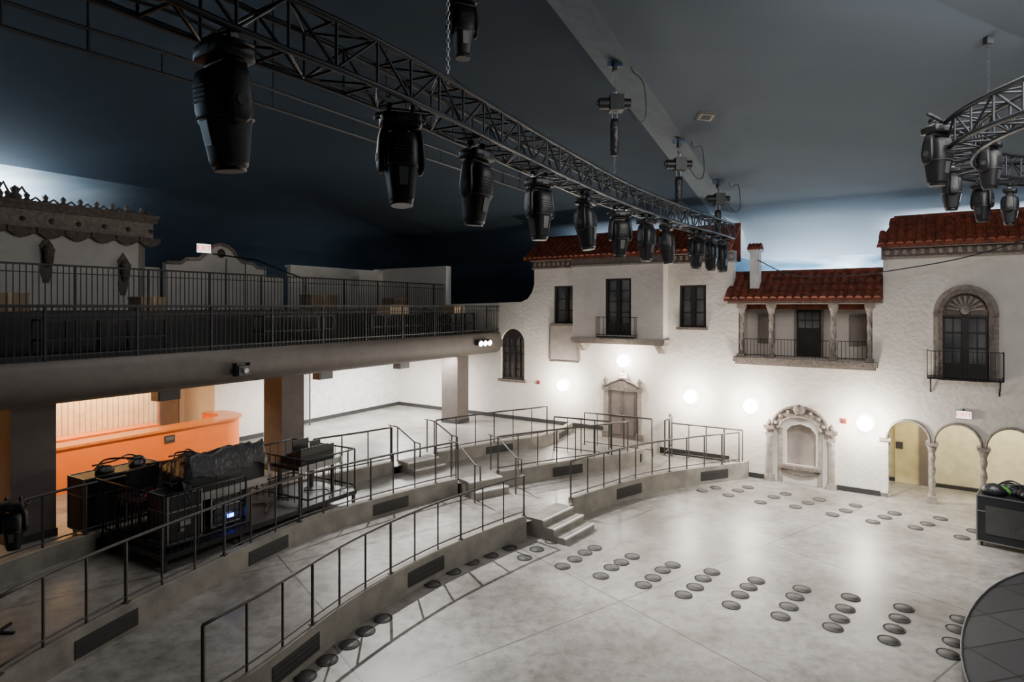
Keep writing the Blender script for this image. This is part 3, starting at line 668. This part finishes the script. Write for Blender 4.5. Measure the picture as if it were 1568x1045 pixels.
# ---------------------------------------------------------------- TRUSSES
def truss(P,zc,w,h,name,step=.45,r=.027):
    P=resample(P,step); mb=MB(); O1=offs(P,w/2); O2=offs(P,-w/2)
    ch=[[Vector((p.x,p.y,zc+sz)) for p in O] for O in(O1,O2) for sz in(-h/2,h/2)]
    for c in ch: mb.path(c,r,TRUSSM,n=8)
    for i in range(len(P)):
        a,b,c,d=(ch[k][i] for k in range(4))
        for u,v in((a,b),(c,d),(a,c),(b,d)): mb.cyl(u,v,.014,TRUSSM,n=5)
        if i<len(P)-1:
            e,f,g,k=(ch[j][i+1] for j in range(4))
            if i%2==0: prs=((a,f),(c,k),(b,k),(a,g))
            else: prs=((b,e),(d,g),(d,f),(c,e))
            for u,v in prs: mb.cyl(u,v,.014,TRUSSM,n=5)
    return mb.obj(name)
TP=catmull([(-3.6,2.2),(-2.75,3.4),(-1.95,4.75),(-1.46,5.45),(-.89,6.45),(-.27,7.67),(.67,9.5),(2.11,12.09),(3.98,14.9),(5.2,16.5),(6.2,17.9)],.2)
truss(TP,7.36,.42,.4,"lighting_truss")
mb=MB(); mb.path([(p.x+.1,p.y,7.6+.03*math.sin(i*.9)) for i,p in enumerate(TP)],.022,BLACKP); mb.path([(p.x-.12,p.y+.05,7.2+.05*math.sin(i*.6)) for i,p in enumerate(TP)],.014,BLACKP); mb.obj("truss_power_cable")
ring=[Vector((8.8+3.4*math.cos(t),6.5+3.4*math.sin(t),0)) for t in [math.radians(70+ 6*k) for k in range(24)]]
truss(ring,7.35,.4,.34,"circular_lighting_truss",.38,r=.03)
LP=catmull([(-7.2,4.8),(-5.9,7.2),(-4.57,9.1),(-2.2,13.0),(.68,17.9)],.5)
mb=MB()
for z in(8.45,8.75): mb.path([(p.x,p.y,z) for p in LP],.026,GREYP)
for i,p in enumerate(resample(LP,.9)):
    mb.cyl((p.x,p.y,8.45),(p.x,p.y,8.75),.016,GREYP,n=5)
    if i%3==1: mb.cyl((p.x,p.y,8.45),(p.x,p.y,ceil_z(p.x,p.y)),.022,GREYP,n=5)
mb.obj("hanging_ladder_beam")
# ---------------------------------------------------------------- MOVING LIGHTS
def moving_mesh(name,tilt):
    mb=MB()
    for x in(-.12,.12):
        mb.lathe([(.05,-.02),(.05,.02)],(x,0,.03),BLACKP,n=12,axis=(1,0,0)); mb.box(x-.02,x+.02,-.03,.03,-.05,.02,STEEL)
    mb.loft([(0,0,-.17,.19,.14),(0,0,-.165,.21,.16),(0,0,-.07,.21,.16),(0,0,-.045,.19,.14)],BLACKP,p=6)
    mb.box(-.06,.06,-.163,-.158,-.14,-.09,GREYP)
    for sx in(-1,1):
        mb.path([(sx*.2,-.08,-.06),(sx*.26,-.08,-.08),(sx*.26,.08,-.08),(sx*.2,.08,-.06)],.014,GREYP)
        mb.loft([(sx*.205,0,-.66,.02,.05),(sx*.21,0,-.62,.03,.085),(sx*.215,0,-.5,.035,.1),(sx*.2,0,-.3,.035,.08),(sx*.16,0,-.2,.05,.07)],BLACKP,p=4,n=16)
        mb.cyl((sx*.24,0,-.5),(sx*.255,0,-.5),.045,GREYP,n=14)
    mb.loft([(0,0,-.21,.19,.085),(0,0,-.17,.19,.085)],BLACKP,p=4)
    mb.T=Matrix.Translation((0,0,-.5))@Matrix.Rotation(tilt,4,'X')@Matrix.Translation((0,0,.5))
    mb.loft([(0,0,-.235,.07,.07),(0,0,-.24,.12,.12),(0,0,-.27,.16,.17),(0,0,-.36,.175,.195),(0,0,-.55,.175,.195),(0,0,-.62,.17,.18),(0,0,-.66,.158,.168),(0,0,-.93,.125,.13),(0,0,-.97,.115,.12)],BLACKP,p=3.0,n=28)
    mb.loft([(0,0,-.60,.178,.196),(0,0,-.615,.178,.194)],GREYP,p=3.0,n=24)
    for sy in(-1,1):
        mb.add([(-.05,sy*.172,-.64),(.05,sy*.172,-.64),(.04,sy*.145,-.82),(-.04,sy*.145,-.82),(-.05,sy*.182,-.64),(.05,sy*.182,-.64),(.04,sy*.155,-.82),(-.04,sy*.155,-.82)],[(4,5,6,7),(0,1,5,4),(1,2,6,5),(2,3,7,6),(3,0,4,7)],STEEL if sy<0 else GREYP)
        for k in range(4): mb.box(-.09,.09,sy*.197-.004,sy*.197+.004,-.40-k*.035,-.388-k*.035,GREYP)
    mb.lathe([(.0,-.985),(.1,-.985),(.108,-.96)],(0,0,0),LENS,n=20); mb.lathe([(.1,-1.0),(.118,-1.0),(.118,-.95),(.1,-.95)],(0,0,0),BLACKP,n=20)
    return mb.mesh(name)
MM=[moving_mesh("moving_light",t) for t in(0,.1,-.12)]
for i,(x,y) in enumerate([(-2.05,4.42),(-1.08,6.02),(-.42,7.4),(.40,9.04),(1.26,10.62),(2.11,12.09),(2.85,13.16),(3.5,14.09),(4.72,15.83),(5.36,16.74),(5.9,17.5)]):
    inst(MM[(i*2)%3 if i else 1],"moving_light",None,(x,y,7.1),math.radians([-35,20,55,35,60,10,40,70,25,50,30][i]),.93)
for x,y,z,s,r in((5.35,7.8,7.5,.78,.3),(6.02,8.5,7.12,.6,1.2),(7.2,9.5,7.1,.6,2),(6.7,8.7,7.55,.7,.5),(7.9,9.85,7.1,.6,.9),(-.72,9.0,9.75,.95,.4)):
    inst(MM[0],"moving_light",None,(x,y,z),r,s)
mb=MB(); mb.path([(6.1,8.4,7.53),(5.35,7.8,7.56),(5.1,7.6,7.56)],.024,TRUSSM); mb.path([(5.9,8.1,7.5),(6.75,8.75,7.6)],.024,TRUSSM); mb.obj("truss_outrigger_arm")
mb=MB(); mb.cyl((-.72,9,9.78),(-.72,9,ceil_z(-.72,9)),.025,TRUSSM); mb.obj("ceiling_pipe_drop")
def chain(mb,x,y,z0,z1):
    n=int((z1-z0)/.05); 
    for k in range(n):
        z=z0+k*.05; w=.018
        pts=[(math.cos(a)*w,0,.034*math.sin(a)) for a in [pi/3*j for j in range(6)]]
        if k%2: pts=[(0,px,pz) for px,_,pz in pts]
        mb.path([(x+a,y+b,z+.025+c) for a,b,c in pts],.006,CHROME,n=3,closed=True)
def hoist(x,y,zm,motor=True):
    mb=MB(); zc=ceil_z(x,y)
    mb.box(x-.14,x+.14,y-.03,y+.03,zc-.1,zc-.001,BLUEM); mb.box(x-.03,x+.03,y-.1,y+.1,zc-.2,zc-.02,BLACKP)
    chain(mb,x,y,7.6,zc-.15)
    if motor:
        mb.cyl((x-.3,y,zm),(x+.18,y,zm),.11,BLACKP,n=16); mb.box(x-.1,x+.16,y-.13,y+.13,zm-.15,zm+.15,BLACKP); mb.cyl((x-.34,y,zm),(x-.3,y,zm),.07,GREYP,n=12)
        mb.cyl((x+.18,y,zm),(x+.3,y,zm),.095,BLACKP,n=14)
        mb.path([(x,y,zm+.15),(x+.04,y,zm+.24),(x-.04,y,zm+.3)],.02,CHROME)
        mb.loft([(x+.0,y+.02,zm-1.0,.05,.05),(x,y+.02,zm-.97,.075,.075),(x,y+.02,zm-.4,.085,.085),(x,y+.02,zm-.3,.07,.07)],BLACKF,p=3); mb.cyl((x-.05,y+.02,zm-.3),(x-.05,y+.02,zm-.15),.01,CHROME); mb.cyl((x+.05,y+.02,zm-.3),(x+.05,y+.02,zm-.15),.01,CHROME)
        pts=[(x+.15,y,zm+.05),(x+.45,y,zm-.35),(x+.6,y,zm-.2),(x+.55,y,zm+.4),(x+.35,y,zm+.9 if zm+.9<zc-.1 else zc-.2),(x+.3,y,zc-.05)]
        mb.path(catmull(pts,.08),.01,BLACKP,n=5)
    for sx in(-.2,.2): mb.cyl((x,y,7.75),(x+sx,y-sx*.5,7.56),.01,CHROME,n=5)
    mb.obj("chain_hoist")
hoist(1.97,11.9,9.1); hoist(3.98,14.8,8.6); hoist(5.65,17.0,8.15); hoist(-.7,6.8,9.8,False)
mb=MB(); zc=ceil_z(7.6,9.9)
chain(mb,7.6,9.9,7.5,zc-.1); mb.box(7.55,7.65,9.85,9.95,zc-.12,zc-.001,BLACKP); mb.obj("hanging_chain")
# ---------------------------------------------------------------- FOH MIX POSITION
mb=MB()
mb.box(1.4,5.9,-2.42,-.1,.86,.96,BLACKP)
for q in(1.45,2.9,4.35,5.85):
    for b in(-2.37,-1.3,-.15): mb.box(q-.03,q+.03,b-.03,b+.03,.66,.88,GREYP)
mb.obj("mix_position_platform",'B')
def boxrail(q0,q1,b0,b1,z,H,name,sp=.12,closed=False):
    mb=MB()
    P=[(q1,b0),(q0,b0),(q0,b1),(q1,b1)]+([(q1,b0)] if closed else [])
    for (a,b),(c,d) in zip(P[:-1],P[1:]):
        for zz in(z+.12,z+H): mb.path([(a,b,zz),(c,d,zz)],.02,IRON,n=6)
        L=math.hypot(c-a,d-b); n=int(L/sp)
        for k in range(n+1): t=k/n; mb.cyl((a+(c-a)*t,b+(d-b)*t,z),(a+(c-a)*t,b+(d-b)*t,z+H),.009 if k%8 else .02,IRON,n=4)
    mb.obj(name,'B')
boxrail(1.42,3.0,-2.4,-.15,.96,1.0,"platform_guard_rail")
boxrail(4.5,5.86,-2.4,-.3,.96,.95,"platform_guard_rail",.2,True)
mb=MB()
dq=-.7
for q in(2.95,3.95):
    for b in(-2.1,-1.4): mb.box(q+dq-.04,q+dq+.04,b-.04,b+.04,.96,1.7,GREYP)
    mb.box(q+dq-.03,q+dq+.03,-2.1,-1.4,1.0,1.06,GREYP)
mb.T=Matrix.Translation((dq,.08,0))
mb.box(2.6,4.3,-2.3,-1.4,1.7,1.78,BLACKP); mb.box(2.6,4.3,-2.32,-2.3,1.66,1.8,STEEL)
pr=[(-2.3,1.78),(-2.3,2.25),(-2.2,2.42),(-2.1,2.4),(-1.95,2.1),(-1.4,1.92),(-1.4,1.78)]
vsl=[(2.65,y,z) for y,z in pr]+[(4.25,y,z) for y,z in pr]; n=len(pr)
mb.add(vsl,[(i,(i+1)%n,n+(i+1)%n,n+i) for i in range(n)]+[tuple(range(n-1,-1,-1)),tuple(range(n,2*n))],BLACKP)
for k in range(24): mb.box(2.8+k*.055,2.82+k*.055,-1.75,-1.72,2.04,2.07,GREYP)
mb.box(3.2,3.7,-2.315,-2.3,2.0,2.12,GREYP)
G=30; vv=[]
for i in range(G+1):
    for j in range(G+1):
        u=i/G; w=j/G; q=2.55+1.8*u; b=-2.42+1.1*w
        z=2.56-.32*w if w>=.12 else 2.12+w*3.6
        if w>.95: z-=.2
        if u<.06 or u>.94: z-=.4
        nz=noise.noise(Vector((u*7,w*7,1.3)))*.08+noise.noise(Vector((u*19,w*17,4)))*.035
        vv.append((q+nz*.2,b+nz*.5,z+nz))
mb.add(vv,[(i*(G+1)+j,(i+1)*(G+1)+j,(i+1)*(G+1)+j+1,i*(G+1)+j+1) for i in range(G) for j in range(G)],BLACKF,True)
mb.T=None
mb.obj("covered_mixing_console",'B')
mb=MB()
for q in(4.65,5.55):
    for b in(-2.0,-1.3): mb.box(q-.03,q+.03,b-.03,b+.03,.96,1.65,GREYP)
mb.box(4.5,5.75,-2.1,-1.2,1.65,1.72,BLACKP); mb.box(4.5,5.75,-2.12,-2.1,1.6,1.74,STEEL)
mb.add([(4.65,-2.0,1.72),(5.6,-2.0,1.72),(5.6,-1.3,1.72),(4.65,-1.3,1.72),(4.65,-2.0,2.06),(5.6,-2.0,2.06),(5.6,-1.3,1.82),(4.65,-1.3,1.82)],[(0,1,5,4),(1,2,6,5),(2,3,7,6),(3,0,4,7),(4,5,6,7)],BLACKP)
for i in range(8):
    for j in range(4): mb.box(4.72+i*.1,4.78+i*.1,-1.95+j*.14,-1.88+j*.14,2.0-j*.045,2.06-j*.045,GREYP)
mb.box(4.85,5.3,-1.5,-1.47,1.8,2.18,BLACKP); mb.box(5.35,5.65,-1.5,-1.47,1.8,2.08,BLACKP)
mb.obj("lighting_control_desk",'B')
def roadcase(w,d,h):
    mb=MB(); mb.box(-w/2,w/2,-d/2,d/2,.12,h,BLACKP); e=.012
    for x in(-w/2,w/2):
        for y in(-d/2,d/2): mb.box(x-e,x+e,y-e,y+e,.12,h,STEEL)
        for z in(.12,h,h*.7): mb.box(x-e,x+e,-d/2,d/2,z-e,z+e,STEEL)
    for y in(-d/2,d/2):
        for z in(.12,h,h*.7): mb.box(-w/2,w/2,y-e,y+e,z-e,z+e,STEEL)
        mb.box(-.1,.1,y-.02,y+.02,h*.4,h*.5,STEEL)
    for x in(-w/2+.08,w/2-.08):
        for y in(-d/2+.08,d/2-.08): mb.cyl((x-.02,y,.05),(x+.02,y,.05),.05,BLACKP,n=12); mb.box(x-.03,x+.03,y-.03,y+.03,.06,.12,STEEL)
    return mb
def pile(name,frame,loc,rz,n,w,d,r0,r1,green=False):
    mb=MB()
    for k in range(n):
        cx=random.uniform(-w,w);cy=random.uniform(-d,d); r=random.uniform(r0,r1)
        mb.loft([(cx,cy,0,r,r*.8),(cx,cy,r*.5,r*1.05,r*.85),(cx,cy,r*.95,r*.6,r*.5),(cx,cy,r*1.1,r*.2,r*.2)],GREEN if green and k==4 else BLACKF,p=2.2,n=12)
    mb.path(catmull([(-w,-d,.1),(-w*.4,d*.5,r1*1.2),(w*.3,-d,.2),(w,d*.5,.1),(w*.5,d,.12)],.05),.02,BLACKP)
    mb.path(catmull([(-w*.8,d,.12),(-w*.2,-d*.5,r1*1.1),(w*.6,d,.2),(w*.9,-d,.1)],.05),.016,GREYP)
    mb.obj(name,frame,loc,rz)
mb=roadcase(.62,.6,.95)
mb.box(-.12,-.04,-.36,-.3,.3,.36,STEEL); mb.obj("equipment_road_case",'B',(1.85,-2.0,.96))
mb=roadcase(.6,.5,.66)
for k in range(3): mb.box(-.25,.25,-.27,-.25,.2+k*.14,.3+k*.14,GREYP)
mb.box(.02,.14,-.285,-.27,.22,.28,BLUEL); mb.obj("equipment_road_case",'B',(2.75,-1.9,.96) )
roadcase(1.5,.6,1.1).obj("equipment_road_case",'B',(2.0,.22,.86)); roadcase(.9,.6,.95).obj("equipment_road_case",'B',(3.4,.3,.86))
pile("cable_pile",'B',(2.0,.22,1.97),0,7,.5,.15,.1,.17); pile("cable_pile",'B',(3.4,.3,1.82),0,5,.3,.15,.1,.15)
pile("cable_pile",'B',(1.85,-2.0,1.93),0,3,.15,.15,.06,.1)
roadcase(.55,.5,.6).obj("equipment_road_case",'B',(3.75,-.8,.96))
def monitor(frame,loc,rz):
    mb=MB(); mb.loft([(0,0,0,.12,.09),(0,0,.02,.11,.08)],BLACKP); mb.cyl((0,0,.02),(0,.02,.2),.02,BLACKP); mb.box(-.3,.3,-.02,.02,.12,.5,BLACKP); mb.box(-.28,.28,-.025,-.02,.14,.48,SCREEN); mb.obj("computer_monitor",frame,loc,rz)
mb=MB(); mb.box(1.45,2.5,-1.55,-.7,1.66,1.72,BLACKP)
for q in(1.5,2.45):
    for b in(-1.5,-.75): mb.box(q-.025,q+.025,b-.025,b+.025,.96,1.66,GREYP)
mb.path(catmull([(1.6,-1.4,1.74),(1.9,-1.2,1.75),(2.1,-1.5,1.74),(2.3,-1.2,1.75),(1.9,-1.0,1.74)],.05),.014,REDC)
mb.obj("equipment_table",'B')
monitor('B',(1.75,-1.1,1.72),.2); monitor('B',(2.25,-.95,1.72),-.3)
mb=MB()
for k in range(6):
    a=(1.6+k*.7,-2.1+.3*math.sin(k)); mb.path(catmull([(a[0],a[1],.985),(a[0]+.4,a[1]+.5,.98),(a[0]+.1,a[1]+.9,.985),(a[0]+.6,a[1]+1.3,.98)],.08),.014,BLACKP)
mb.obj("platform_cables",'B')
mb=MB(); mb.cyl((0,0,.0),(0,0,1.78),.025,IRON); mb.path([(-.25,0,.02),(.25,0,.02)],.025,IRON); mb.path([(0,-.25,.02),(0,.25,.02)],.025,IRON); mb.path([(0,0,1.78),(0,.3,1.78)],.02,IRON)
mb.obj("light_stand",None,(-7.15,8.6,.66))
inst(MM[0],"moving_light",None,(-7.15,8.9,2.42),.4,.7)
mb=roadcase(1.5,.8,1.1)
mb.box(-.6,.6,-.42,-.4,.3,.9,VENT)
mb.obj("equipment_road_case",None,(10.95,13.3,0),-.75)
pile("cable_pile",None,(10.95,13.3,1.11),-.75,14,.55,.22,.12,.24,True)
# ---------------------------------------------------------------- LIGHTS
def area(loc,target,sx,sy,e,col=(1,1,1),name="area_light"):
    L=bpy.data.lights.new(name,'AREA'); L.shape='RECTANGLE'; L.size=sx; L.size_y=sy; L.energy=e; L.color=col
    o=bpy.data.objects.new(name,L); bpy.context.collection.objects.link(o); o.location=loc
    o.rotation_euler=(Vector(target)-Vector(loc)).to_track_quat('-Z','Y').to_euler(); return o
def strip_light(a,b,tgt,h,e,col,name):
    a=Vector(a);b=Vector(b);c=(a+b)/2; L=(b-a).length
    z=-(Vector(tgt)-c).normalized(); x=(b-a).normalized(); z=(z-x*z.dot(x)).normalized(); y=z.cross(x)
    l=bpy.data.lights.new(name,'AREA'); l.shape='RECTANGLE'; l.size=L; l.size_y=h; l.energy=e; l.color=col
    o=bpy.data.objects.new(name,l); bpy.context.collection.objects.link(o)
    o.matrix_world=Matrix.Translation(c)@Matrix((x,y,z)).transposed().to_4x4()
COOL=(.82,.92,1)
strip_light(wl(14.6,2.45,5.6),wl(18.3,2.45,5.6),wl(16.4,2.9,6.2),.15,620,COOL,"cove_strip_light")
strip_light(wl(18.8,2.1,7.2),wl(27,2.1,7.2),wl(22.5,2.9,8.0),.15,2300,COOL,"cove_strip_light")
strip_light(wl(7.8,1.9,7.2),wl(13.8,1.9,7.2),wl(10.8,2.7,8.0),.15,420,COOL,"cove_strip_light")
strip_light(bl(-9,8.3,7.5),bl(3.4,8.3,7.5),bl(-3,9.4,8.3),.2,4200,COOL,"cove_strip_light")
strip_light(bl(-9,7.4,7.9),bl(3.0,7.4,7.9),bl(-3,7.6,9),.2,800,COOL,"cove_strip_light")
strip_light(bl(11.5,7.1,6.0),bl(16,7.1,6.0),bl(13.7,8.6,7.2),.2,25,COOL,"cove_strip_light")
for q,b,e in((10.5,3.0,330),(13.8,3.2,380),(13.5,1.2,170),(8.4,2.5,100)):
    area(bl(q,b,3.36),bl(q,b,0),1.2,.3,e,(1,.98,.95),"soffit_light")
strip_light(bl(-2,5.2,3.3),bl(5.6,5.2,3.3),bl(1.8,5.6,1.5),.15,280,(1,.62,.26),"bar_glow_light")
strip_light(bl(-2,2.2,3.34),bl(6.0,2.2,3.34),bl(2,3.4,1.2),.15,200,(1,.76,.46),"bar_glow_light")
strip_light(wl(18.8,1.1,2.55),wl(26,1.1,2.55),wl(22,1.1,0),.2,170,(1,.92,.7),"arcade_light")
def spot(loc,tgt,e,ang,blend,col,r=.15,name="house_spot"):
    L=bpy.data.lights.new(name,'SPOT'); L.energy=e; L.spot_size=math.radians(ang); L.spot_blend=blend; L.color=col; L.shadow_soft_size=r
    o=bpy.data.objects.new(name,L); bpy.context.collection.objects.link(o); o.location=loc
    o.rotation_euler=(Vector(tgt)-Vector(loc)).to_track_quat('-Z','Y').to_euler()
spot((-3.5,17.5,8.4),(1.5,12.0,0),7000,68,.8,(1,.98,.95),.05)
spot((7,10.5,9.0),(8.0,15.0,0),7500,50,1,(1,.99,.97),.2)
spot((2.6,8.5,9.3),(3.4,11.4,0),3400,40,1,(1,.99,.97),.2)
area((6.5,8,9.3),(4,11,0),5,5,270,(.97,.98,1),"overhead_fill_light")  # soft overhead fill added for bounce and general light, here and below
area((-4,12,8.4),(-4,12,0),3,6,190,(1,.98,.96),"overhead_fill_light")
area((6,5,8.4),(10,18,3),4,3,440,(1,.97,.93),"overhead_fill_light")
# ---------------------------------------------------------------- WORLD + CAMERA
w=bpy.data.worlds.new("world"); bpy.context.scene.world=w; w.use_nodes=True
w.node_tree.nodes["Background"].inputs[0].default_value=(.5,.56,.62,1); w.node_tree.nodes["Background"].inputs[1].default_value=.065
c=bpy.data.cameras.new("camera"); c.lens=36*950/1568; c.sensor_width=36; c.shift_y=-52.5/1568; c.clip_end=200
co=bpy.data.objects.new("camera",c); bpy.context.collection.objects.link(co); co.location=(0,0,5.2); co.rotation_euler=(pi/2,0,0)
bpy.context.scene.camera=co
